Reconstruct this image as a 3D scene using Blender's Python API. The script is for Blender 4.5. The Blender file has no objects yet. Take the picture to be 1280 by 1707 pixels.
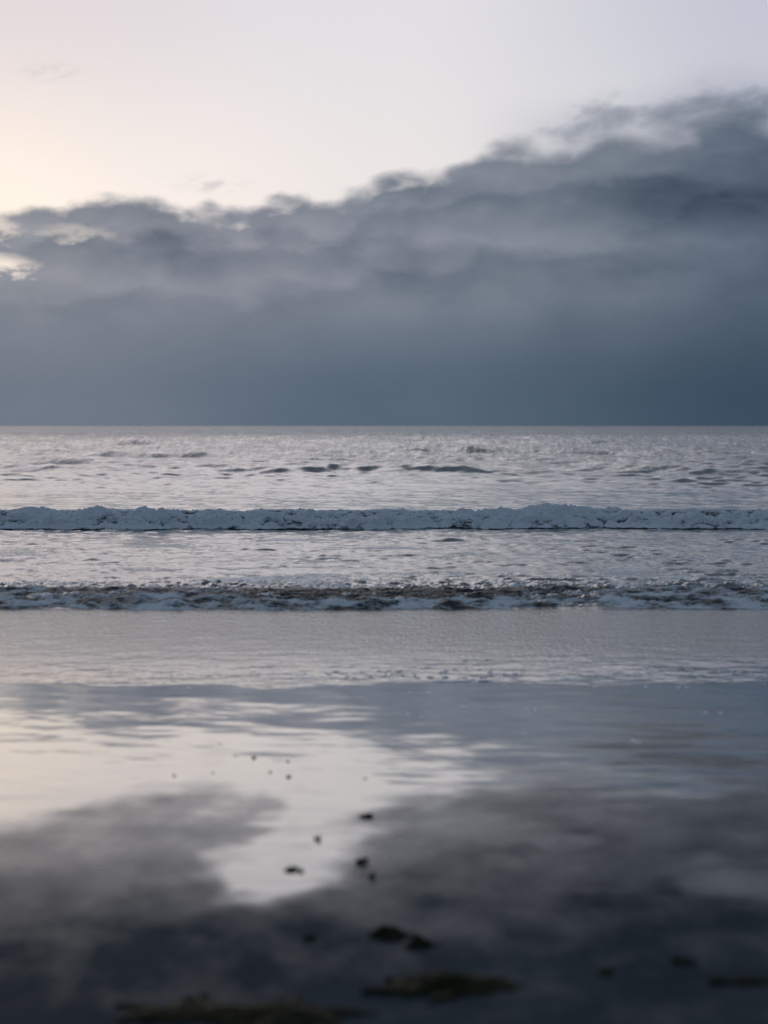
import bpy, math, random
import numpy as np

# ------------------------------------------------------------------ camera, sky, sun, exposure
scene = bpy.context.scene
col = scene.collection
R = math.radians
CAM_H = 1.5            # eye height above the still water
LENS = 71.7

cam_data = bpy.data.cameras.new("camera")
cam = bpy.data.objects.new("camera", cam_data)
col.objects.link(cam)
cam.location = (0, 0, CAM_H)
cam.rotation_mode = 'YXZ'
cam.rotation_euler = (R(90 - 2.42), R(0.22), 0)
cam_data.sensor_fit = 'VERTICAL'
cam_data.sensor_height = 36
cam_data.lens = LENS
cam_data.clip_start = 0.05
cam_data.clip_end = 60000
cam_data.dof.use_dof = True
cam_data.dof.focus_distance = 30
cam_data.dof.aperture_fstop = 2.3
scene.camera = cam

scene.view_settings.view_transform = 'Standard'
scene.view_settings.look = 'None'
scene.view_settings.gamma = 1
scene.view_settings.exposure = 0
scene.view_settings.use_curve_mapping = False
scene.cycles.max_bounces = 5
scene.cycles.sample_clamp_indirect = 6

SUN_EL, SUN_AZ = 5.5, -24      # degrees; the sun is hidden behind the clouds out to the left


class G:
    """small helper for writing node maths"""
    def __init__(self, tree):
        self.t = tree
        self.n = tree.nodes
        self.l = tree.links

    def put(self, sock, v):
        if isinstance(v, bpy.types.NodeSocket):
            self.l.new(v, sock)
        elif v is not None:
            if sock.type == 'RGBA' and len(v) == 3:
                v = (*v, 1)
            sock.default_value = v

    def m(self, op, a, b=None, c=None, clamp=False):
        n = self.n.new('ShaderNodeMath'); n.operation = op; n.use_clamp = clamp
        for s, v in zip(n.inputs, (a, b, c)): self.put(s, v)
        return n.outputs[0]

    def v(self, op, a, b=None):
        n = self.n.new('ShaderNodeVectorMath'); n.operation = op
        self.put(n.inputs[0], a)
        if b is not None: self.put(n.inputs[1], b)
        return n.outputs[1] if op in ('LENGTH', 'DOT_PRODUCT') else n.outputs[0]

    def sep(self, a):
        n = self.n.new('ShaderNodeSeparateXYZ'); self.put(n.inputs[0], a); return n.outputs

    def comb(self, x, y, z):
        n = self.n.new('ShaderNodeCombineXYZ')
        for s, v in zip(n.inputs, (x, y, z)): self.put(s, v)
        return n.outputs[0]

    def noise(self, vec, scale, detail=4, rough=0.5, dist=0.0):
        n = self.n.new('ShaderNodeTexNoise'); n.noise_dimensions = '3D'
        self.put(n.inputs['Vector'], vec); n.inputs['Scale'].default_value = scale
        n.inputs['Detail'].default_value = detail; n.inputs['Roughness'].default_value = rough
        n.inputs['Distortion'].default_value = dist
        return n.outputs[0]

    def sm(self, x, a, b, lo=0.0, hi=1.0):
        n = self.n.new('ShaderNodeMapRange'); n.interpolation_type = 'SMOOTHSTEP'
        for s, v in zip(n.inputs[:5], (x, a, b, lo, hi)): self.put(s, v)
        return n.outputs[0]

    def lin(self, x, a, b, lo=0.0, hi=1.0):
        n = self.n.new('ShaderNodeMapRange')
        for s, v in zip(n.inputs[:5], (x, a, b, lo, hi)): self.put(s, v)
        return n.outputs[0]

    def mix(self, f, a, b):
        n = self.n.new('ShaderNodeMix'); n.data_type = 'RGBA'
        self.put(n.inputs[0], f); self.put(n.inputs[6], a); self.put(n.inputs[7], b)
        return n.outputs[2]

    def mul(self, a, f):
        return self.v('MULTIPLY', a, f if not isinstance(f, bpy.types.NodeSocket) else self.comb(f, f, f))

    def ramp(self, x, stops):
        n = self.n.new('ShaderNodeValToRGB'); cr = n.color_ramp; cr.interpolation = 'EASE'
        while len(cr.elements) > 1: cr.elements.remove(cr.elements[-1])
        cr.elements[0].position = stops[0][0]; cr.elements[0].color = (*stops[0][1], 1)
        for p, c in stops[1:]:
            cr.elements.new(p).color = (*c, 1)
        self.put(n.inputs[0], x)
        return n.outputs[0]

    def curve(self, x, pts):
        n = self.n.new('ShaderNodeFloatCurve'); c = n.mapping.curves[0]
        n.mapping.extend = 'HORIZONTAL'
        while len(c.points) > 2: c.points.remove(c.points[-1])
        c.points[0].location = pts[0]; c.points[1].location = pts[-1]
        for p in pts[1:-1]: c.points.new(*p)
        for p in c.points: p.handle_type = 'AUTO'
        n.mapping.update()
        self.put(n.inputs[1], x)
        return n.outputs[0]

    def attr(self, name):
        n = self.n.new('ShaderNodeAttribute'); n.attribute_name = name; return n.outputs['Fac']


def build_world():
    w = bpy.data.worlds.new("World"); scene.world = w; w.use_nodes = True
    t = w.node_tree; t.nodes.clear(); g = G(t)
    d = t.nodes.new('ShaderNodeTexCoord').outputs['Generated']
    x, y, z = g.sep(d)[:3]
    az = g.m('ARCTAN2', x, y)
    hor = g.m('SQRT', g.m('ADD', g.m('MULTIPLY', x, x), g.m('MULTIPLY', y, y)))
    v = g.m('DIVIDE', z, g.m('MAXIMUM', hor, 0.02))       # tangent of the elevation
    a = g.lin(az, -0.4, 0.4)                              # 0..1, the frame spans .27-.73
    # ---- clear evening sky
    low = g.ramp(a, [(0.05, (.98, .83, .68)), (.27, (.975, .87, .79)), (.36, (.92, .845, .81)), (.5, (.83, .79, .78)), (.6, (.745, .73, .75)),
                     (.73, (.60, .60, .68)), (1, (.40, .43, .53))])
    top = g.ramp(a, [(0, (.72, .64, .65)), (.27, (.74, .68, .71)), (.5, (.76, .74, .78)), (.73, (.55, .565, .655)), (1, (.36, .40, .50))])
    clear = g.mix(g.sm(v, .10, .215), low, top)
    glow = g.m('EXPONENT', g.m('MULTIPLY', -1.0, g.m('ADD',
               g.m('POWER', g.m('DIVIDE', g.m('ADD', az, .23), .12), 2.0), g.m('POWER', g.m('DIVIDE', g.m('SUBTRACT', v, .095), .035), 2.0))))
    clear = g.v('ADD', clear, g.v('MULTIPLY', g.comb(glow, glow, glow), (.05, .03, .012)))
    # a share of physical twilight sky
    sk = t.nodes.new('ShaderNodeTexSky'); sk.sky_type = 'NISHITA'; sk.sun_disc = False
    sk.sun_elevation = R(SUN_EL); sk.sun_rotation = R(SUN_AZ); sk.air_density = 1; sk.dust_density = 1
    clear = g.mul(clear, g.m('ADD', 1.0, g.m('MULTIPLY', g.sm(v, .212, .33, 0, .55), g.sm(az, -.10, .15, 1, -.95))))          # unseen sky above the view: glow added at left, dimmed right, for reflections
    clear = g.v('ADD', g.mul(clear, (.98, .98, .98)), g.mul(sk.outputs[0], (.003, .003, .003)))
    # ---- cloud bank: its top follows the azimuth
    def P(px, py): return ((px - 640) / 3400 / .8 + .5, (710 - py) / 3400 / .25)
    pts = [(0, .36), (.12, .40)] + [P(*p) for p in ((0, 355), (95, 345), (165, 333), (230, 322), (300, 340), (395, 350), (450, 326), (560, 316),
           (620, 284), (760, 276), (800, 256), (900, 248), (1020, 238), (1110, 212), (1170, 198), (1280, 208))] + [(.80, .57), (1, .50)]
    topc = g.m('MULTIPLY', g.curve(a, pts), .25)
    st = g.v('MULTIPLY', d, (1, 1, 1.7))
    warp = g.noise(st, 14, 3, .5)
    n1 = g.m('SUBTRACT', g.noise(st, 30, 5, .54), .5)
    n2 = g.m('SUBTRACT', g.noise(g.v('ADD', st, (3.1, 1.7, 5.2)), 17, 5, .55), .5)
    n3 = g.m('SUBTRACT', g.noise(g.v('ADD', g.v('MULTIPLY', d, (1, 1, 2.5)), (8.1, 2.2, 1.4)), 15, 6, .58), .5)
    # rounded heads along the top, crumpled at a larger scale than the fine edge
    rid = g.m('ABSOLUTE', g.m('SUBTRACT', g.noise(g.v('ADD', st, (7.3, 4.1, 2.2)), 21, 2, .5), .5))
    puff = g.m('SUBTRACT', .11, rid)
    h1 = g.m('SUBTRACT', g.m('ADD', g.m('ADD', topc, g.m('MULTIPLY', n1, .026)), g.m('MULTIPLY', puff, -.045)), v)
    right = g.sm(az, .0, .10)
    c1 = g.sm(h1, g.m('ADD', -.003, g.m('MULTIPLY', right, -.008)), g.lin(az, -.05, .15, .0065, .012))
    # wisps above the right half
    ws = g.v('MULTIPLY', d, (1, 1, 3.0))
    # streaks rise to the right: shear with azimuth
    shear = g.comb(az, g.m('SUBTRACT', v, g.m('MULTIPLY', az, .22)), 0.0)
    wn = g.noise(g.v('MULTIPLY', shear, (1, 2.1, 1)), 24, 6, .58, .25)
    up = g.m('SUBTRACT', v, topc)
    lv = g.m('ADD', g.lin(az, .047, .150, .135, .155), g.m('ADD', g.m('MULTIPLY', n2, .03), g.m('MULTIPLY', n1, .03)))                # centre line and half width of the torn band
    lw = g.lin(az, .047, .188, .0055, .0115)
    wband = g.m('MULTIPLY', g.m('EXPONENT', g.m('MULTIPLY', -1.0, g.m('POWER', g.m('DIVIDE', g.m('SUBTRACT', v, lv), lw), 2.0))), g.sm(az, .04, .085))
    c2 = g.m('MULTIPLY', g.sm(g.m('ADD', wn, g.m('MULTIPLY', wband, .20)), .46, .84), g.m('MINIMUM', g.m('MULTIPLY', wband, 1.5), .75))
    # small separate wisps at the left
    def wisp(px, py, rx, ry, k):
        ax, vy = (px - 640) / 3400, (710 - py) / 3400
        e = g.m('EXPONENT', g.m('MULTIPLY', -1.0, g.m('ADD', g.m('POWER', g.m('DIVIDE', g.m('SUBTRACT', az, ax), rx), 2.0),
                g.m('POWER', g.m('DIVIDE', g.m('SUBTRACT', v, vy), ry), 2.0))))
        nn = g.noise(g.v('MULTIPLY', shear, (1, 2.6, 1)), 60, 5, .6, .4)
        return g.m('MULTIPLY', g.m('MULTIPLY', e, g.sm(nn, .40, .62)), k)
    c3 = g.m('ADD', wisp(85, 133, .012, .0035, .38), wisp(335, 312, .016, .0035, .42))
    # bright gaps in the bank at the far left
    gn = g.m('SUBTRACT', g.noise(g.v('MULTIPLY', d, (1, 1, 2.4)), 75, 5, .6), .5)
    def gap(px, py, rx, ry, k):
        ax, vy = (px - 640) / 3400, (710 - py) / 3400
        e = g.m('ADD', g.m('POWER', g.m('DIVIDE', g.m('SUBTRACT', g.m('ADD', az, g.m('MULTIPLY', n1, .03)), ax), rx), 2.0),
                g.m('POWER', g.m('DIVIDE', g.m('SUBTRACT', v, g.m('ADD', vy, g.m('MULTIPLY', gn, .016))), ry), 2.0))
        return g.m('MULTIPLY', g.sm(g.m('ADD', e, g.m('MULTIPLY', gn, 4.5)), -.8, 2.4, 1, 0), k)
    gaps = g.m('MAXIMUM', g.m('MAXIMUM', gap(-14, 448, .019, .0048, 1.0), gap(-20, 389, .013, .0042, .7)),
               g.m('MAXIMUM', gap(122, 392, .014, .0036, .38), gap(455, 345, .010, .003, .35)))
    c1 = g.m('MULTIPLY', c1, g.m('SUBTRACT', 1.0, gaps))
    # ---- colour of the bank
    ct = g.ramp(a, [(0, (.36, .33, .35)), (.27, (.278, .290, .326)), (.40, (.256, .270, .318)), (.5, (.226, .248, .300)), (.62, (.158, .188, .236)),
                    (.73, (.098, .132, .182)), (1, (.09, .125, .18))])
    cb = g.ramp(a, [(0, (.20, .205, .26)), (.27, (.158, .186, .236)), (.5, (.090, .130, .178)), (.73, (.042, .072, .110)), (1, (.03, .065, .11))])
    cloud = g.mix(g.sm(v, .015, .085, 1, 0), ct, cb)
    hump = g.m('MULTIPLY', n2, .58)
    band = g.m('MULTIPLY', n3, .62)
    # overlapping lobes: each has a soft dark shoulder below its own ragged top
    def lobe(off, sc, seed, k):
        q = g.m('SUBTRACT', g.noise(g.v('ADD', g.v('MULTIPLY', d, (1, 1, 2.2)), seed), sc, 6, .55), .5)
        h = g.m('SUBTRACT', g.m('ADD', g.m('SUBTRACT', topc, off), g.m('MULTIPLY', q, .050)), v)
        return g.m('MULTIPLY', g.m('MULTIPLY', g.sm(h, 0, .007), g.sm(h, .006, .034, 1, 0)), k)
    rim = g.m('MULTIPLY', g.sm(h1, .0, .022, 1, 0), -.07)
    tot = g.m('ADD', g.m('ADD', hump, g.m('ADD', band, g.m('MULTIPLY', puff, -.5))), g.m('ADD', rim, g.m('ADD', lobe(.016, 20, (5, 1, 2), -.20), lobe(.044, 15, (1, 7, 3), -.16))))
    fade = g.sm(v, .03, .085, .22, 1)                      # the rain-dark lower sky is smooth
    def belt(px, py, rx, ry, k):
        ax, vy = (px - 640) / 3400, (710 - py) / 3400
        return g.m('MULTIPLY', g.m('EXPONENT', g.m('MULTIPLY', -1.0, g.m('ADD', g.m('POWER', g.m('DIVIDE', g.m('SUBTRACT', az, ax), rx), 2.0),
                g.m('POWER', g.m('DIVIDE', g.m('SUBTRACT', g.m('ADD', v, g.m('MULTIPLY', n3, .03)), vy), ry), 2.0)))), k)
    for bt in ((1130, 350, .075, .0095, -.20), (1000, 398, .10, .0055, .20), (950, 300, .10, .005, .12), (600, 385, .06, .008, .10), (330, 425, .08, .005, -.10),
               (250, 365, .06, .005, -.10), (690, 315, .022, .006, -.16), (1160, 225, .02, .006, -.14), (200, 475, .09, .004, .08), (1150, 470, .07, .006, -.08)):
        tot = g.m('ADD', tot, belt(*bt))
    lum = g.m('ADD', 1.05, g.m('MULTIPLY', tot, fade))
    cloud = g.v('MULTIPLY', cloud, g.comb(g.m('POWER', lum, 1.2), lum, g.m('POWER', lum, .85)))
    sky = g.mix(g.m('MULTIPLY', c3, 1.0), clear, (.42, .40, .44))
    veil = g.m('MULTIPLY', g.m('MULTIPLY', g.sm(up, .030, .0, 0, 1), g.sm(az, .03, .09)), .34)
    sky = g.mix(veil, sky, g.v('MULTIPLY', ct, (1.6, 1.55, 1.55)))
    sky = g.mix(c2, sky, g.v('MULTIPLY', ct, (1.35, 1.3, 1.3)))
    sky = g.mix(c1, sky, cloud)
    # ---- high overcast over the camera and behind it
    on = g.m('SUBTRACT', g.noise(g.v('MULTIPLY', d, (1, 1, 1.5)), 3.2, 5, .55), .5)
    over = g.mul(g.mix(g.sm(v, .25, 1.2), (.165, .215, .285), (.165, .21, .285)), g.m('ADD', 1.0, g.m('MULTIPLY', on, .9)))
    f_el = g.sm(g.m('ADD', g.m('ADD', v, g.sm(az, -.07, .20, 0, .19)), g.m('MULTIPLY', on, .10)), .40, .75)
    sky = g.mix(f_el, sky, over)
    back = g.mix(g.sm(v, 0, .5), (.12, .155, .20), (.18, .23, .30))
    sky = g.mix(g.sm(g.m('ABSOLUTE', az), .6, 1.7), sky, back)
    sky = g.mix(g.sm(v, -.02, 0.0, 1, 0), sky, (.07, .09, .12))
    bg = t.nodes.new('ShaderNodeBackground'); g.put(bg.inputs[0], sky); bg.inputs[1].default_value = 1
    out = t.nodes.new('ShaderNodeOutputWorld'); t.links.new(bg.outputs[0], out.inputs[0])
    w.cycles.sampling_method = 'MANUAL'; w.cycles.sample_map_resolution = 1024


build_world()

sun = bpy.data.lights.new("sun", 'SUN')
sun.energy = 0.15; sun.angle = R(20); sun.color = (1, .86, .72)
so = bpy.data.objects.new("sun", sun); col.objects.link(so)
so.rotation_euler = (R(90 - SUN_EL), 0, R(-SUN_AZ + 180))


# ------------------------------------------------------------------ numpy noise
def _h(ix, iy, iz, seed):
    n = (ix.astype(np.int64) * 374761393 + iy.astype(np.int64) * 668265263 + iz.astype(np.int64) * 2147483647 + seed * 1274126177) & 0xffffffff
    n = ((n ^ (n >> 13)) * 1274126177) & 0xffffffff
    n = ((n ^ (n >> 16)) * 2246822519) & 0xffffffff
    return (n ^ (n >> 15)) & 0xffffffff


def perlin(x, y, z=None, seed=0):
    x = np.asarray(x, float); y = np.asarray(y, float)
    z = np.zeros_like(x) if z is None else np.broadcast_to(np.asarray(z, float), x.shape)
    ix, iy, iz = np.floor(x), np.floor(y), np.floor(z)
    fx, fy, fz = x - ix, y - iy, z - iz
    ux, uy, uz = [f * f * f * (f * (f * 6 - 15) + 10) for f in (fx, fy, fz)]
    r = 0
    flat = not np.any(fz)
    for dz in ((0,) if flat else (0, 1)):
        wz = 1 if flat else (uz if dz else 1 - uz)
        for dy in (0, 1):
            wy = uy if dy else 1 - uy
            for dx in (0, 1):
                wx = ux if dx else 1 - ux
                hh = _h(ix + dx, iy + dy, iz + dz, seed)
                th = (hh & 0xffff) / 65536 * 2 * np.pi
                cz = ((hh >> 16) & 0xffff) / 32768 - 1
                if flat: cz = cz * 0
                sz = np.sqrt(1 - cz * cz)
                r = r + wx * wy * wz * (np.cos(th) * sz * (fx - dx) + np.sin(th) * sz * (fy - dy) + cz * (fz - dz))
    return r * 1.5


def fbm(x, y, z=None, o=4, seed=0, g=.5, l=2.03):
    r, a = 0, 1
    for i in range(o):
        s = l ** i
        r = r + a * perlin(x * s, y * s, None if z is None else z * s, seed + i * 17)
        a *= g
    return r


def billow(x, y, z=None, o=4, seed=0, g=.5):
    r, a = 0, 1
    for i in range(o):
        s = 2.07 ** i
        r = r + a * np.abs(perlin(x * s, y * s, None if z is None else z * s, seed + i * 31)) * 1.6
        a *= g
    return r


def sstep(x, a, b):
    t = np.clip((x - a) / (b - a), 0, 1)
    return t * t * (3 - 2 * t)


def spaced(knots):
    """knots: (position, spacing) pairs; returns a smoothly graded axis"""
    p = [knots[0][0]]
    ks = np.array([k[0] for k in knots], float); sp = np.array([k[1] for k in knots], float)
    while p[-1] < ks[-1]:
        p.append(p[-1] + np.exp(np.interp(p[-1], ks, np.log(sp))))
    return np.array(p)


# ------------------------------------------------------------------ mesh helpers
def grid_mesh(name, X, Y, Z, mat, attrs=None):
    nr, nc = X.shape
    me = bpy.data.meshes.new(name)
    co = np.stack([X, Y, Z], -1).reshape(-1, 3).astype(np.float32)
    i = np.arange(nr * nc).reshape(nr, nc)
    q = np.stack([i[:-1, :-1], i[:-1, 1:], i[1:, 1:], i[1:, :-1]], -1).reshape(-1, 4).astype(np.int32)
    me.vertices.add(len(co)); me.vertices.foreach_set('co', co.ravel())
    me.loops.add(q.size); me.loops.foreach_set('vertex_index', q.ravel())
    me.polygons.add(len(q)); me.polygons.foreach_set('loop_start', np.arange(0, q.size, 4, dtype=np.int32))
    me.update(calc_edges=True)
    me.polygons.foreach_set('use_smooth', np.ones(len(q), bool))
    for k, a in (attrs or {}).items():
        at = me.attributes.new(k, 'FLOAT', 'POINT'); at.data.foreach_set('value', a.reshape(-1).astype(np.float32))
    me.materials.append(mat)
    o = bpy.data.objects.new(name, me); col.objects.link(o)
    return o


def poly_mesh(name, verts, faces, mat, smooth=True, attrs=None):
    me = bpy.data.meshes.new(name); me.from_pydata([tuple(map(float, v)) for v in verts], [], faces); me.update()
    me.polygons.foreach_set('use_smooth', np.full(len(faces), smooth))
    for k, a in (attrs or {}).items():
        at = me.attributes.new(k, 'FLOAT', 'POINT'); at.data.foreach_set('value', np.asarray(a, np.float32))
    me.materials.append(mat)
    o = bpy.data.objects.new(name, me); col.objects.link(o)
    return o


def tag(o, label=None, cat=None, group=None, kind=None):
    for k, v in (('label', label), ('category', cat), ('group', group), ('kind', kind)):
        if v: o[k] = v
    return o


def new_mat(name):
    m = bpy.data.materials.new(name); m.use_nodes = True
    t = m.node_tree; g = G(t)
    b = t.nodes['Principled BSDF']
    return m, g, b


def pos_node(g):
    return g.n.new('ShaderNodeNewGeometry').outputs['Position']


def bump(g, height, strength, dist, normal=None):
    n = g.n.new('ShaderNodeBump'); g.put(n.inputs['Height'], height); n.inputs['Strength'].default_value = strength
    n.inputs['Distance'].default_value = dist
    if normal: g.put(n.inputs['Normal'], normal)
    return n.outputs[0]


# ------------------------------------------------------------------ materials
def sand_mat():
    m, g, b = new_mat('wet_sand')
    p = pos_node(g)
    wet = g.attr('film')                                   # 1 = under a film of water, 0 = drained
    n = g.noise(g.v('MULTIPLY', p, (1, .55, 1)), 5.5, 6, .62)
    wet2 = g.lin(g.m("ADD", wet, g.m("MULTIPLY", g.m("SUBTRACT", n, .5), .40)), .04, .90)
    grain = g.noise(p, 900, 2, .6)
    mott = g.noise(g.v('MULTIPLY', p, (1, .5, 1)), 2.2, 5, .6)
    base = g.mix(g.sm(mott, .3, .7), (.024, .037, .048), (.042, .057, .069))
    base = g.mul(base, g.lin(grain, .3, .7, .75, 1.25))
    g.put(b.inputs['Base Color'], base)
    g.put(b.inputs['Roughness'], g.m('ADD', .035, g.m('MULTIPLY', g.m('POWER', g.m('SUBTRACT', 1.0, wet2), 1.4), .46)))
    g.put(b.inputs['IOR'], g.lin(wet2, 0, 1, 1.20, 1.6))
    g.put(b.inputs['Specular IOR Level'], g.lin(wet2, 0, 1, .02, .95))
    g.put(b.inputs['Coat Weight'], g.m('MULTIPLY', g.sm(wet2, .45, .97), .85)); b.inputs['Coat Roughness'].default_value = .035; b.inputs['Coat IOR'].default_value = 1.5
    h = g.m('MULTIPLY', g.noise(p, 700, 2, .6), g.lin(wet2, 0, 1, 1.0, .04))
    h2 = g.m('MULTIPLY', g.noise(g.v('MULTIPLY', p, (1, .4, 1)), 60, 4, .65), g.lin(wet2, 0, 1, .0035, .00010))
    g.put(b.inputs['Normal'], bump(g, h2, 1.0, 1.0, bump(g, h, .5, .0015)))
    return m


def water_mat():
    """one material for sea water and the foam lying on it (attribute 'foam')"""
    m, g, b = new_mat('sea_water')
    p = pos_node(g)
    x, y, z = g.sep(p)[:3]
    foam = g.attr('foam')
    n1 = g.noise(g.v('MULTIPLY', p, (1, .9, 1)), 7, 6, .66, .6)
    n2 = g.noise(p, 38, 4, .6)
    f = g.m('ADD', foam, g.m('ADD', g.m('MULTIPLY', g.m('SUBTRACT', n1, .5), 1.1), g.m('MULTIPLY', g.m('SUBTRACT', n2, .5), .5)))
    f = g.sm(f, .42, .64)
    g.put(b.inputs['Base Color'], g.mix(f, (.010, .022, .026), (.56, .62, .68)))
    # cat's paws: patches of finer chop too small to model, rougher than the water around them
    gr = g.sm(g.noise(g.v('MULTIPLY', p, (1, .055, 1)), 2.6, 5, .72), .40, .62)
    gr2 = g.sm(g.noise(g.v('MULTIPLY', p, (1, .16, 1)), 34, 3, .7), .40, .60)
    gr3 = g.sm(g.noise(g.v('MULTIPLY', p, (1, .02, 1)), .55, 5, .75), .42, .60)
    gf = g.m('MULTIPLY', g.m('MULTIPLY', gr, .26), g.sm(y, 42, 120))
    gf = g.m('ADD', gf, g.m('MULTIPLY', g.m('MULTIPLY', gr3, .30), g.sm(y, 150, 400)))
    gs = g.m('MULTIPLY', g.m('MULTIPLY', gr2, .16), g.m('MULTIPLY', g.sm(y, 12.2, 13.6), g.sm(y, 16.4, 17, 1, 0)))
    g.put(b.inputs['Roughness'], g.m('ADD', g.m('ADD', g.attr('rough'), g.m('ADD', gf, gs)), g.m('MULTIPLY', f, .28)))
    b.inputs['IOR'].default_value = 1.6
    b.inputs['Specular IOR Level'].default_value = .9
    g.put(b.inputs['Coat Weight'], g.m('ADD', .30, g.m('MULTIPLY', .22, g.sm(y, 16.5, 18)))); b.inputs['Coat Roughness'].default_value = .08; b.inputs['Coat IOR'].default_value = 1.4
    # ripples too fine for the mesh: they grow with distance, as wavelengths below the mesh spacing drop out
    far = g.sm(y, 32, 110); vfar = g.sm(y, 90, 260)
    rip = g.m('ADD', g.m('MULTIPLY', g.noise(g.v('MULTIPLY', p, (1, 2.0, 1)), 9, 5, .6), .010),
              g.m('ADD', g.m('MULTIPLY', g.noise(g.v('MULTIPLY', p, (1, .30, 1)), 3.0, 4, .6), g.m('MULTIPLY', far, .10)),
                    g.m('MULTIPLY', g.noise(g.v('MULTIPLY', p, (1, .06, 1)), .9, 4, .65), g.m('MULTIPLY', vfar, .55))))
    n3 = g.m('MULTIPLY', g.noise(p, 60, 4, .7), g.m('MULTIPLY', f, .012))
    rip = g.m('MULTIPLY', rip, g.attr('ripple'))
    shallow = g.m('MULTIPLY', g.sm(y, 12.0, 14.2), g.sm(y, 16.4, 17, 1, 0))
    rip = g.m('ADD', rip, g.m('MULTIPLY', g.m('MULTIPLY', g.noise(g.v('MULTIPLY', p, (1, .22, 1)), 30, 4, .65), .012), shallow))
    nn = bump(g, g.m('ADD', rip, n3), 1.0, 1.0)
    g.put(b.inputs['Normal'], nn); g.put(b.inputs['Coat Normal'], nn)
    return m


def foam_mat():
    """tumbling surf: the attribute 'foam' says how white, the rest is dark water"""
    m, g, b = new_mat('surf')
    p = pos_node(g)
    n1 = g.noise(g.v('MULTIPLY', p, (.7, 1, 1.3)), 16, 6, .68, .5)
    n2 = g.noise(p, 70, 4, .65)
    f = g.m('ADD', g.attr('foam'), g.m('ADD', g.m('MULTIPLY', g.m('SUBTRACT', n1, .5), .95), g.m('MULTIPLY', g.m('SUBTRACT', n2, .5), .55)))
    f = g.sm(f, .30, .72)
    g.put(b.inputs['Base Color'], g.mix(f, (.008, .020, .026), (.68, .75, .81)))
    g.put(b.inputs['Roughness'], g.lin(f, 0, 1, .15, .65))
    b.inputs['IOR'].default_value = 1.33
    g.put(b.inputs['Specular IOR Level'], g.lin(f, 0, 1, .28, .2))
    h = g.m('ADD', g.m('MULTIPLY', g.noise(p, 42, 5, .7), .022), g.m('MULTIPLY', g.noise(p, 150, 3, .7), .006))
    g.put(b.inputs['Normal'], bump(g, h, .9, 1.0))
    return m


def weed_mat():
    m, g, b = new_mat('kelp')
    p = pos_node(g)
    n = g.noise(p, 45, 4, .6)
    g.put(b.inputs['Base Color'], g.mix(g.sm(n, .35, .65), (.008, .010, .005), (.030, .029, .012)))
    b.inputs['Roughness'].default_value = .6; b.inputs['Specular IOR Level'].default_value = .05
    g.put(b.inputs['Normal'], bump(g, n, .4, .003))
    return m


def stone_mat():
    m, g, b = new_mat('wet_stone')
    p = pos_node(g)
    n = g.noise(p, 120, 4, .6)
    g.put(b.inputs['Base Color'], g.mix(n, (.04, .04, .042), (.12, .115, .11)))
    b.inputs['Roughness'].default_value = .45; b.inputs['Specular IOR Level'].default_value = .2
    return m


SAND, WATER, SURF, WEED, STONE = sand_mat(), water_mat(), foam_mat(), weed_mat(), stone_mat()

# ------------------------------------------------------------------ beach
SLOPE, Y0 = .0205, 11.9            # the sand meets the still water at Y0


def slope(x):
    """the beach steepens gently to the right"""
    return SLOPE + .0085 * sstep(np.asarray(x, float), -.2, 1.4)


def sand_z(x, y):
    y = np.asarray(y, float); x = np.asarray(x, float)
    z = np.where(y < Y0, (Y0 - y) * slope(x), (Y0 - y) * .03)
    z = np.maximum(z, -1.2)
    a = sstep(y, 2, 4) * .6 + .4
    z = z + a * (.0018 * fbm(x * .9, y * .55, o=3, seed=5) + .0009 * fbm(x * 2.2 + y * .5, y * 1.8, o=4, seed=9))
    # faint runnels with a slight dip to the right
    z = z + .00030 * fbm(x * 2.0 + y * .1, (y + .06 * x) * 6, o=3, seed=21) * sstep(y, 5.5, 7.5)
    return z


def ground(px, py):
    """where a point of the sloping sand seen at this spot of the photograph lies, in metres (for measuring only)"""
    k = (py - 710) / 3400
    d, s = CAM_H / k, SLOPE
    if k > CAM_H / Y0:
        for _ in range(6):
            d = (CAM_H - Y0 * s) / (k - s)
            s = float(slope((px - 640) / 3400 * d))
    return (px - 640) / 3400 * d, d


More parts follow.
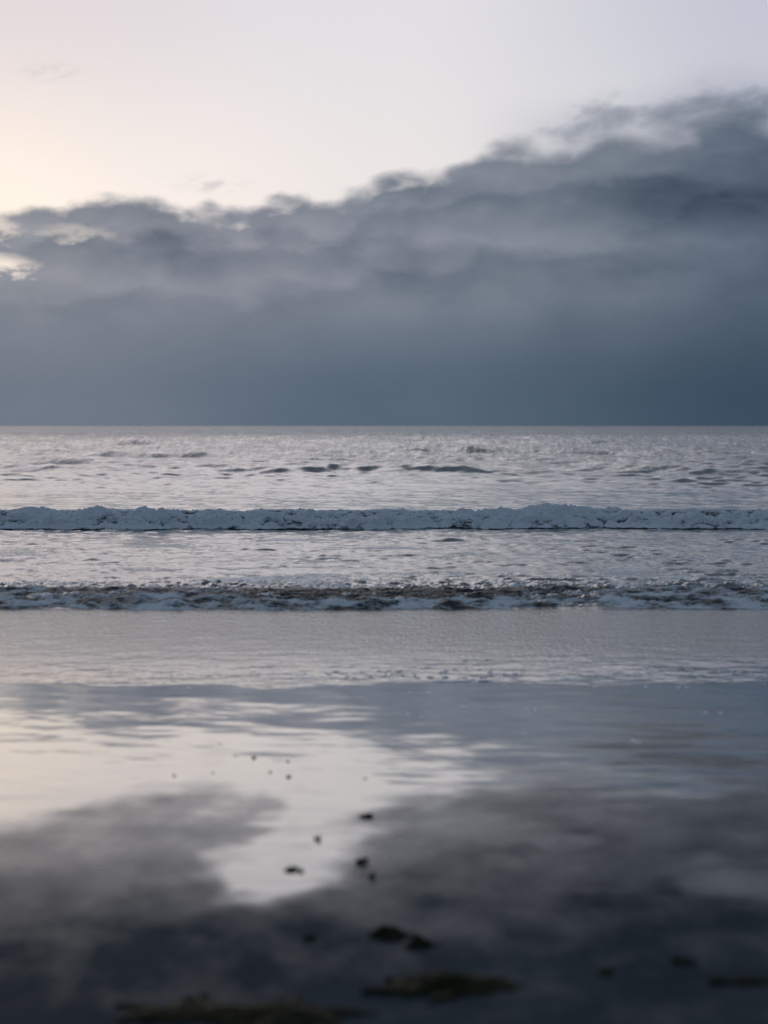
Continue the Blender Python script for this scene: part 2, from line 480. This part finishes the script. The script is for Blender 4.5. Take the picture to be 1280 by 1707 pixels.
def film_map(X, Y):
    """how much water stands on the sand, in metres of beach"""
    wx = X + .09 * fbm(X * 3, Y * 2.5, o=4, seed=40); wy = Y + .22 * fbm(X * 1.6, Y * .9, o=4, seed=41)
    # the lower edge of the shining band, a wandering line across the slope
    pts = [ground(*p) for p in ((-900, 1420), (-200, 1395), (0, 1378), (100, 1352), (200, 1330), (300, 1312), (400, 1335), (600, 1345), (700, 1325), (780, 1302),
                                (900, 1316), (1020, 1330), (1150, 1328), (1280, 1312), (1500, 1340), (2200, 1350))]
    low = np.interp(wx, [p[0] for p in pts], [p[1] for p in pts])
    f = sstep(wy - low, -.40, .45)
    f = f * (1 - sstep(X, .1, 1.1) * (.55 + .45 * (1 - sstep(Y, 8.6, 9.6))) * (.55 - 1.3 * fbm(X * 1.2, Y * 4.5 + X, o=4, seed=45)))
    base = .05 + .40 * sstep(wy, 4.9, 7.4) + .08 * sstep(-wx, -.2, .5) * sstep(wy, 5.2, 6.8) - .13 * sstep(wx, .1, .7) * sstep(wy, 5.2, 6.8)
    # the wet tongue running down the middle
    rows = [(1300, 350, 760), (1340, 425, 640), (1380, 418, 612), (1420, 372, 602), (1460, 336, 575), (1500, 368, 520), (1540, 424, 480), (1575, 450, 462), (1620, 455, 456)]
    gy = [ground(0, q[0])[1] for q in rows][::-1]
    xl = np.interp(wy, gy, [ground(q[1], q[0])[0] for q in rows][::-1]); xr = np.interp(wy, gy, [ground(q[2], q[0])[0] for q in rows][::-1])
    tongue = sstep(wx - xl, -.07, .10) * sstep(xr - wx, -.07, .16) * sstep(wy, 5.5, 5.9) * (.80 + .35 * fbm(X * 2.5, Y * 5.5, o=4, seed=44))
    f = base + (1 - base) * np.maximum(f, tongue)
    def blob(px, py, w, h, k, rot=0):
        cx, cy = ground(px, py)
        rx = w / 3400 * cy
        ry = abs(ground(px, py - h)[1] - ground(px, py + h)[1]) / 2
        u, v = (wx - cx), (wy - cy)
        e = ((u + rot * v) / rx) ** 2 + (v / ry) ** 2
        return k * (1 - sstep(e, .05, 1.9))
    for bl in ((1240, 1475, 100, 26, .20, .1), (1160, 1432, 60, 10, .10), (920, 1408, 60, 14, .12)):
        f = np.maximum(f, base + blob(*bl))
    f = f + .07 * fbm(X * 2.6, Y * 2.2, o=4, seed=33) * sstep(Y, 4.6, 6)
    return np.clip(f, 0, 1)


ys = spaced([(-40, 3), (0, .3), (3.5, .02), (4.5, .010), (9, .018), (12.5, .03), (14, .3), (70, 4)])
xs = spaced([(0, .011), (2.4, .013), (3.5, .05), (10, .5), (60, 5), (400, 60)])
xs = np.concatenate([-xs[:0:-1], xs])
X, Y = np.meshgrid(xs, ys)
Z = sand_z(X, Y)
fm = film_map(X, Y)
# footprints trodden in the soft strip
for (px, py, ln, wd, dep, ang) in ((452, 1535, .10, .05, .010, .3), (862, 1423, .05, .03, .006, .2)):
    cx, cy = ground(px, py)
    u = (X - cx) * math.cos(ang) + (Y - cy) * math.sin(ang); v = -(X - cx) * math.sin(ang) + (Y - cy) * math.cos(ang)
    e = (u / wd) ** 2 + (v / (ln * 2)) ** 2
    Z = Z - dep * .8 * np.exp(-e * 1.3) + dep * .06 * np.exp(-((np.sqrt(e) - 1.5) / .4) ** 2)
beach = grid_mesh('beach', X, Y, Z, SAND, {'film': fm})
tag(beach, 'wet grey sand beach with a shining film of water', kind='structure')

# ------------------------------------------------------------------ sea
rng = np.random.default_rng(4)
W1, W2 = 16.6, 29.5               # foot of the shore bore and of the second breaker


def wave_sum(X, Y, lams, amp_slope, spread, seed, spacing):
    r = np.random.default_rng(seed); z = 0
    for lam in lams:
        th = r.normal(0, spread); k = 2 * np.pi / lam
        kx, ky = k * np.sin(th), k * np.cos(th)
        a = amp_slope / k * r.uniform(.6, 1.4)
        keep = 1 - sstep(spacing / lam, .22, .42)
        ph = kx * X + ky * Y + r.uniform(0, 6.28)
        z = z + a * keep * (np.sin(ph) + .25 * np.cos(2 * ph))
    return z


inv = np.linspace(1 / 11.2, 1 / 29, 760)
rows = list(1 / inv)
inv2 = np.linspace(1 / 29, 1 / 2500, 1000)[1:]
rows += list(1 / inv2) + [4000, 8000, 20000, 40000]
rows = np.array(rows)
uu = np.concatenate([-np.geomspace(.24, 3, 24)[:0:-1], np.linspace(-.24, .24, 760), np.geomspace(.24, 3, 24)[1:]])
Yw = np.repeat(rows[:, None], len(uu), 1); Xw = rows[:, None] * uu[None, :]
dy = np.gradient(rows)[:, None] * np.ones_like(Xw)
dxw = np.gradient(Xw, axis=1)
spc = np.maximum(dy, dxw)
r0 = np.random.default_rng(1)
lamS = np.exp(r0.uniform(np.log(.18), np.log(1.5), 64)); lamL = np.exp(r0.uniform(np.log(1.4), np.log(16), 56)); lamF = np.exp(r0.uniform(np.log(.10), np.log(.75), 46))
small = wave_sum(Xw, Yw, lamS, .034, .95, 11, spc)
large = wave_sum(Xw, Yw, lamL, .018, .75, 12, spc)
fine_in = wave_sum(Xw, Yw, lamF, .034, .8, 13, spc)
patch = .85 + .55 * fbm(Xw * .05, Yw * .03, o=3, seed=30)
# strength of the chop by zone
calm = 1 - .62 * sstep(Yw, 30, 33) * (1 - sstep(Yw, 38, 62))
zone_off = sstep(Yw, 30, 33)
zone_in = sstep(Yw, W1, W1 + .6) * (1 - zone_off)
zone_sw = 1 - sstep(Yw, W1, W1 + .6)
swell_zone = 1 - .6 * np.exp(-((Yw - 61) / 7.0) ** 2) * np.exp(-((Xw + .9) / 6) ** 4)
Zw = zone_off * calm * (small * patch + swell_zone * large * (.25 + .75 * sstep(Yw, 36, 62)))
Zw = Zw + zone_in * (fine_in * (.7 + .5 * fbm(Xw * .5, Yw * .5, o=2, seed=31)) + small * .10)
near1 = zone_in * (1 - sstep(Yw, W1 + .8, W1 + 4.5))
lump = billow(Xw * 5.0, Yw * 2.6, o=4, seed=61, g=.6)
Zw = Zw + near1 * (.050 + .020 * (lump - .45) + .034 * fbm(Xw * 4.5, Yw * 4, o=5, seed=62, g=.6))
# swash sheet
sw = wave_sum(Xw, Yw, lamS[:40] * .35, .010, .7, 17, spc) * .35
Zw = Zw + zone_sw * sw * sstep(Yw, 12.0, 13.2) * (.5 + 1.2 * (1 - sstep(Yw, 13, 15.2)))
edge = .0028 * fbm(Xw * .9, Yw * 1.2, o=5, seed=71, g=.6) + .0085 * fbm(Xw * .5 + 3, Xw * 0, o=3, seed=72) + .0020 * fbm(Xw * 3.5, Yw * 5, o=4, seed=73, g=.6)
Zw = Zw + zone_sw * (edge * (1 - sstep(Yw, 13.0, 15.5)) + .002)
Zw = Zw + .035 * fbm(Xw * 2.4, Yw * .40, o=3, seed=35) * sstep(Yw, 50, 110) * (1 - sstep(Yw, 250, 400)) + .12 * fbm(Xw * .7, Yw * .09, o=3, seed=36) * sstep(Yw, 150, 300)
# rising swells further out, their fronts steep and dark
foam = np.zeros_like(Zw)
for (d0, xc, half, hgt, wid, sd) in ((64, -.9, 5.2, .30, .70, 1), (66.5, 3.5, 3.5, .13, .6, 2), (70, -14, 4.0, .15, .7, 3), (58, -10.5, 2.8, .13, .8, 4),
                                     (72, 12.5, 4.0, .20, 1.0, 5), (96, -10, 6, .22, 1.2, 6), (112, 3, 9, .30, 1.5, 7), (104, 16, 7, .24, 1.5, 8),
                                     (150, -14, 12, .30, 2.2, 9), (165, 12, 16, .30, 2.2, 10), (52, 1.6, 2.2, .07, .5, 12), (230, 0, 60, .3, 3, 13)):
    line = d0 + 1.6 * fbm(Xw * .25, Xw * 0, o=4, seed=80 + sd)
    env = np.exp(-np.abs((Xw - xc) / half) ** 2.4) * (.85 + (.2 if sd == 1 else .5) * perlin(Xw * .5, Xw * 0, seed=90 + sd))
    q = Yw - line
    prof = np.where(q < 0, np.exp(-(q / wid) ** 2), np.exp(-(q / (wid * 2.6)) ** 2))
    Zw = Zw + hgt * env * prof
# foam carried between the two breakers, thickest near the shore bore
fo = fbm(Xw * .55, Yw * 1.1, o=5, seed=101, g=.6)
foam_in = zone_in * (.25 + .42 * fo + .42 * near1 ** .7 * (.6 + .8 * fbm(Xw * 2.5, Yw * 3.5, o=4, seed=63, g=.6)))
foam_off = sstep(Yw, 30.5, 31.5) * (1 - sstep(Yw, 32.5, 36)) * (.18 + .35 * fo)
# broken foam line left along the swash edge
q = Yw - (11.98 + .10 * fbm(Xw * .8, Xw * 0, o=4, seed=111))
line_env = sstep(perlin(Xw * 1.1 + 2, Xw * 0, seed=112) + .45 * perlin(Xw * 4.5, Xw * 0, seed=113), -.25, .1)
fo_sw = zone_sw * (np.exp(-(q / .035) ** 2) * .80 * line_env * sstep(Xw, -.6, .4)
                   + .24 * sstep(fbm(Xw * 2.0, Yw * 7, o=3, seed=114), .12, .42) * sstep(Yw, 12.0, 12.2) * (1 - sstep(Yw, 12.6, 13.6)))
foam = np.clip(foam_in + foam_off + fo_sw, 0, 1)
rough = .05 + .04 * sstep(Yw, 30, 300) + .05 * zone_sw * sstep(Yw, 12.2, 14.5)
ripple = .30 * zone_sw * sstep(Yw, 12.1, 14) + .55 * zone_in + zone_off * (.45 + .75 * sstep(Yw, 45, 90))
sea = grid_mesh('water', Xw, Yw, Zw, WATER, {'foam': foam, 'rough': rough, 'ripple': ripple})
tag(sea, 'grey sea with rippled surface under an evening sky', kind='structure')


# ------------------------------------------------------------------ breaking waves
def breaker(name, foot, height, front, back, xr, dx, rows_f, seed, kind):
    """a roller of tumbling water: foot of the front face, up over the crest, down the back"""
    xs = spaced([(0, dx), (xr, dx), (xr * 1.7, .15), (xr * 8, 1.5), (xr * 40, 12)])
    xs = np.concatenate([-xs[:0:-1], xs])
    tf = np.linspace(0, 1, rows_f); tb = np.linspace(0, 1, rows_f // 2)[1:]
    S = np.concatenate([tf, 1 + tb])
    Xg, Sg = np.meshgrid(xs, S)
    xl = Xg
    lowf = fbm(xl * .16, xl * 0, o=4, seed=seed)
    ft = foot + lowf * .42 * (foot / 29.5) + .20 * perlin(xl * .9, xl * 0, seed=seed + 3) * (foot / 29.5)
    if kind == 'bore':
        ft = ft + .035 * xl * 0
    ft = ft + .05 * fbm(xl * 2.2, xl * 0, o=4, seed=seed + 4)
    hg = height * (1 + .12 * fbm(xl * .35, xl * 0, o=3, seed=seed + 5))
    s = np.clip(Sg, 0, 1); b = np.clip(Sg - 1, 0, 1)
    # front face bulges, crest rounds over, long back
    yf = ft + front * (s ** 1.25)
    zf = hg * np.sin(s * np.pi / 2) ** .85
    yb = ft + front + back * b
    zb = hg * (1 - b) ** 1.6 * np.cos(b * .9)
    Yg = np.where(Sg <= 1, yf, yb); Zg = np.where(Sg <= 1, zf - .012, zb - .05 * b)
    Yg = Yg + 0 * Xg
    # normal of the undisturbed sheet in the y-z plane
    ty = np.gradient(Yg, axis=0); tz = np.gradient(Zg, axis=0); L = np.hypot(ty, tz) + 1e-9
    ny, nz = -tz / L, ty / L
    act = sstep(Sg, .03, .30) * (1 - sstep(Sg, 1.12, 1.75))
    k = foot / 29.5
    qk = 1.0 if kind == 'roller' else 1.5
    lobes = billow(Xg * 1.15 / k * qk, Yg * 1.5 / k, Zg * 1.6 / k, o=2, seed=seed + 10, g=.45)
    mid = billow(Xg * 3.4 / k * qk, Yg * 4 / k, Zg * 4.2 / k * qk, o=4, seed=seed + 20, g=.60)
    if kind == 'bore':
        mid = .5 + .42 * fbm(Xg * 5.5, Yg * 9, Zg * 10, o=5, seed=seed + 20, g=.6) + .25 * (mid - .5)
    fine = billow(Xg * 13, Yg * 13, Zg * 13, o=3, seed=seed + 30, g=.6)
    amp = height / .28
    la = .15 if kind == 'roller' else .07
    if kind == 'roller':
        act = act * (1 - .75 * np.exp(-((Sg - 1.0) / .22) ** 2))
    disp = act * amp * (la * (lobes - .45) + (.08 if kind == 'roller' else .07) * (mid - .5) + (.016 if kind == 'roller' else .008) * (fine - .6))
    Yg = Yg + ny * disp
    Zg = Zg + nz * disp * .9
    Xg2 = Xg + act * amp * .03 * fbm(Xg * 4 / k, Sg * 5, o=3, seed=seed + 40)
    # spray-torn crest
    crest = np.exp(-((Sg - 1.0) / .10) ** 2) * (1 if kind == 'roller' else .5)
    Zg = Zg + crest * amp * ((.012 if kind == 'roller' else .02) * np.maximum(fbm(Xg * 9, Sg * 6, o=4, seed=seed + 50, g=.65), 0))
    foam = sstep(Sg, .01, .07) * (1 - sstep(Sg, 1.10, 1.5)) * (.60 + .26 * fbm(Xg * 1.6 / k, Sg * 4, o=4, seed=seed + 60) - .10 * sstep(Sg, .45, .9)) + (.42 * (lobes - .5) if kind == 'roller' else 0)
    foam = foam + (.42 if kind == 'roller' else .25) * (mid - .45) - .08 * (1 - sstep(Sg, .0, .12))
    if kind == 'bore':
        foam = foam - .10 + .20 * fbm(Xg * 3, Sg * 5, o=3, seed=seed + 77)
        dark = np.exp(-((Xg + .05) / 1.35) ** 4) * .85 + .22 * sstep(fbm(Xg * .9, Xg * 0, o=3, seed=seed + 71), -.05, .4)
        up = sstep(Sg, .38, .60) * (1 - sstep(Sg, 1.25, 1.6))
        foam = foam - up * dark * (.65 + .35 * fbm(Xg * 7, Sg * 7, o=4, seed=seed + 70))
        foam = foam + .22 * sstep(Sg, 1.15, 1.6)
    o = grid_mesh(name, Xg2, Yg, Zg, SURF, {'foam': np.clip(foam, 0, 1.2)})
    return o


w2 = breaker('breaking_wave', W2, .235, .95, 3.2, 8.0, .0125, 190, 300, 'roller')
tag(w2, 'taller tumbling roller of blue-white foam farther out from the sand', 'wave', 'waves breaking along the shore')
w1 = breaker('breaking_wave', W1, .105, .85, 2.2, 4.6, .0080, 190, 500, 'bore')
tag(w1, 'low dark wave with ragged foam spilling onto the wet sand', 'wave', 'waves breaking along the shore')


# ------------------------------------------------------------------ seaweed, pebbles, foam flecks
def weed(name, px, py, wpx, hpx, n, seed, label, thick=.010, group='seaweed washed up on the sand', rise=.03):
    """a heap of crumpled kelp fronds about wpx x hpx as the photograph shows it"""
    r = random.Random(seed)
    cx, cy = ground(px, py)
    if 'scrap' in name: wpx, hpx = wpx * .85, hpx * .85
    rx = wpx / 2 / 3400 * cy
    ry = max(.03, abs(ground(px, py - hpx / 2)[1] - ground(px, py + hpx / 2)[1]) / 2)
    V, F = [], []
    for i in range(n):
        # each frond: a ribbon with ruffled edges, lying over the heap
        a = r.uniform(0, 6.28); q = math.sqrt(r.random())
        sx, sy = q * math.cos(a) * rx * .75, q * math.sin(a) * ry * .75
        ang = r.gauss(0, .55) + (math.pi if r.random() < .5 else 0)
        ln = r.uniform(.5, 1.0) * rx; w = r.uniform(.10, .22) * min(rx, .12) + .004
        k = 12; bend = r.uniform(-1.6, 1.6); lift = r.uniform(.3, 1) * rise * (1 - q * .6)
        base = len(V); x, y = sx, sy; f1, f2 = r.uniform(0, 6), r.uniform(0, 6)
        for j in range(k + 1):
            t = j / k; an = ang + bend * t + .3 * math.sin(5 * t + f1)
            x += math.cos(an) * ln / k; y += math.sin(an) * ln / k * .8
            ww = w * (math.sin(min(1, t * 1.15 + .12) * math.pi) ** .6 + .12)
            e = (x / (rx * 1.1)) ** 2 + (y / (ry * 1.2)) ** 2
            top = max(0, 1 - e) * lift
            nx, ny = -math.sin(an), math.cos(an)
            for s, dz in ((-1, .25), (0, 1), (1, .25)):
                rf = .35 * w * math.sin(9 * t * 2 + f2 + s)
                V.append((x + nx * s * ww, y + ny * s * ww, top + thick * .5 * dz + abs(rf) * .5 + .002))
            for s in (1, 0, -1):
                V.append((x + nx * s * ww * .9, y + ny * s * ww * .9, top * .92 - thick * .3))
        for j in range(k):
            a0 = base + j * 6
            for m in range(6):
                F.append((a0 + m, a0 + (m + 1) % 6, a0 + 6 + (m + 1) % 6, a0 + 6 + m))
        F.append(tuple(base + m for m in range(5, -1, -1))); F.append(tuple(base + k * 6 + m for m in range(6)))
    z0 = float(sand_z(np.array(cx), np.array(cy)))
    V = [(a, b, c - SLOPE * b) for a, b, c in V]
    o = poly_mesh(name, V, F, WEED)
    o.location = (cx, cy, z0 - .002)
    tag(o, label, 'seaweed', group)
    return o


weed('seaweed_clump', 635, 1568, 56, 22, 26, 1, 'dark rounded seaweed clump above the long flat mat, left half of the pair')
weed('seaweed_clump', 686, 1585, 46, 13, 18, 2, 'small dark seaweed tuft touching the right end of the rounded clump')
weed('seaweed_clump', 745, 1655, 200, 30, 70, 3, 'long flat olive seaweed mat low in the middle of the sand')
weed('seaweed_clump', 390, 1703, 310, 26, 70, 4, 'widest seaweed mat, cut off by the bottom edge of the photo', rise=.014)
weed('seaweed_clump', 1130, 1612, 44, 7, 10, 5, 'thin dark seaweed wisp, upper of the group in the bottom right corner', rise=.008)
weed('seaweed_clump', 1005, 1631, 34, 6, 8, 6, 'small seaweed wisp between the long mat and the bottom right corner', rise=.008)
weed('seaweed_clump', 1225, 1645, 110, 7, 14, 7, 'faint strung-out seaweed wisp at the right edge of the sand', rise=.006)
weed('seaweed_scrap', 591, 1445, 42, 7, 6, 11, 'black flat seaweed scrap beside the shining strip of sand', group='seaweed scraps', rise=.018)
weed('seaweed_scrap', 614, 1469, 28, 7, 4, 12, 'curled seaweed scrap just below and right of the black flat one', group='seaweed scraps', rise=.018)
weed('seaweed_scrap', 478, 1457, 38, 7, 6, 13, 'thin dark seaweed scrap lying in the brightest part of the shining strip', group='seaweed scraps', rise=.015)
weed('seaweed_scrap', 503, 1573, 28, 8, 6, 14, 'lone seaweed scrap left of the rounded clump', group='seaweed scraps', rise=.015)
weed('seaweed_scrap', 516, 1405, 18, 6, 4, 15, 'tiny seaweed scrap above the thin one in the shining strip', group='seaweed scraps', rise=.012)
weed('seaweed_scrap', 602, 1367, 34, 7, 6, 16, 'seaweed scrap by the dimple in the sand, farthest from the camera', group='seaweed scraps', rise=.012)

# pebbles: small rounded stones, each a little different
def pebble(px, py, w, label, seed):
    r = np.random.default_rng(seed)
    cx, cy = ground(px, py); rad = w * .30 / 3400 * cy
    import bmesh
    bm = bmesh.new(); bmesh.ops.create_icosphere(bm, subdivisions=3, radius=1)
    for v in bm.verts:
        c = v.co
        k = 1 + .22 * float(perlin(np.array(c.x * 1.3), np.array(c.y * 1.3), np.array(c.z * 1.3 + .01), seed=seed))
        v.co = (c.x * rad * k, c.y * rad * k * .8, c.z * rad * k * .55)
    me = bpy.data.meshes.new('pebble'); bm.to_mesh(me); bm.free()
    me.polygons.foreach_set('use_smooth', np.ones(len(me.polygons), bool)); me.materials.append(STONE)
    o = bpy.data.objects.new('pebble', me); col.objects.link(o)
    o.location = (cx, cy, float(sand_z(np.array(cx), np.array(cy))) + rad * .25)
    o.rotation_euler = (0, 0, float(r.uniform(0, 3)))
    return tag(o, label, 'pebble', 'pebbles on the shining wet sand')


for i, (px, py, w, lb) in enumerate((
        (409, 1267, 13, 'dark pebble higher up the slope, above the close pair'),
        (436, 1291, 9, 'round pebble, left one of the close pair'),
        (467, 1299, 14, 'largest dark pebble, right one of the close pair'),
        (275, 1297, 10, 'small pebble lying alone, leftmost on the bright sand'),
        (340, 1292, 7, 'tiny pebble between the lone one and the close pair'),
        (378, 1263, 7, 'tiny pebble just left of the dark pebble on the slope'),
        (466, 1273, 9, 'pebble straight above the largest one'),
        (352, 1243, 6, 'tiniest pebble, nearest the water'),
        (595, 1301, 9, 'pale-edged pebble farthest to the right'))):
    pebble(px, py, w, lb, 700 + i)


# foam left by the swash: thin lacy scraps strung along its edge and a few strays
def foam_lace():
    r = np.random.default_rng(77); V, F = [], []
    def scrap(cx, cy, rx, ry):
        n = 18; k = len(V)
        ph = r.uniform(0, 50)
        th = np.linspace(0, 2 * np.pi, n, endpoint=False)
        rr = 1 + .45 * perlin(np.cos(th) * 1.6 + ph, np.sin(th) * 1.6, seed=5) + .25 * perlin(np.cos(th) * 5 + ph, np.sin(th) * 5, seed=6)
        z = float(sand_z(np.array(cx), np.array(cy))); z = max(z, .0035)
        for i in range(n): V.append((cx + rx * rr[i] * math.cos(th[i]), cy + ry * rr[i] * math.sin(th[i]), z - .001))
        for i in range(n): V.append((cx + rx * .7 * rr[i] * math.cos(th[i]), cy + ry * .7 * rr[i] * math.sin(th[i]), z + .0016))
        V.append((cx, cy, z + .0022))
        for i in range(n):
            j = (i + 1) % n
            F.append((k + i, k + j, k + n + j, k + n + i)); F.append((k + n + i, k + n + j, k + 2 * n))
    xs = np.arange(-.9, 2.3, .012)
    for x in xs:
        e = float(perlin(np.array(x * 1.3 + 4.2), np.array(.5), seed=112)) + .5 * float(perlin(np.array(x * 5.0), np.array(.5), seed=113))
        if e < -.10 + .30 * (x < .0): continue
        y = 11.97 + .12 * float(fbm(np.array(x * .7), np.array(.3), o=4, seed=111)) + r.normal(0, .02) + .10 * max(0, x - .2) * .3
        scrap(x + r.normal(0, .01), y, r.uniform(.010, .034), r.uniform(.006, .022))
    for i in range(130):                                  # broken scraps behind the line
        scrap(r.triangular(-2.0, 1.2, 2.6), 12.0 + abs(r.normal(0, .35)) + .05, r.uniform(.006, .026), r.uniform(.006, .025))
    for px, py in ((1045, 1237), (1052, 1239), (1165, 1190), (1190, 1191), (880, 1184), (868, 1183), (670, 1155), (702, 1156), (835, 1148), (980, 1146), (1120, 1147),
                   (1133, 1147), (1065, 1146), (760, 1180), (668, 1192), (690, 1198), (862, 1225), (330, 1150), (300, 1148)):
        cx, cy = ground(px, py)
        scrap(cx, cy, r.uniform(.008, .018), r.uniform(.02, .04))
    return V, F


V, F = foam_lace()
m, g, b = new_mat('sea_foam')
n = g.noise(pos_node(g), 160, 3, .6)
g.put(b.inputs['Base Color'], g.mix(n, (.65, .70, .74), (.88, .90, .92)))
b.inputs['Roughness'].default_value = .45
tag(poly_mesh('sea_foam', V, F, m), 'lacy foam scraps strung along the edge of the thin water sheet', 'foam', kind='stuff')
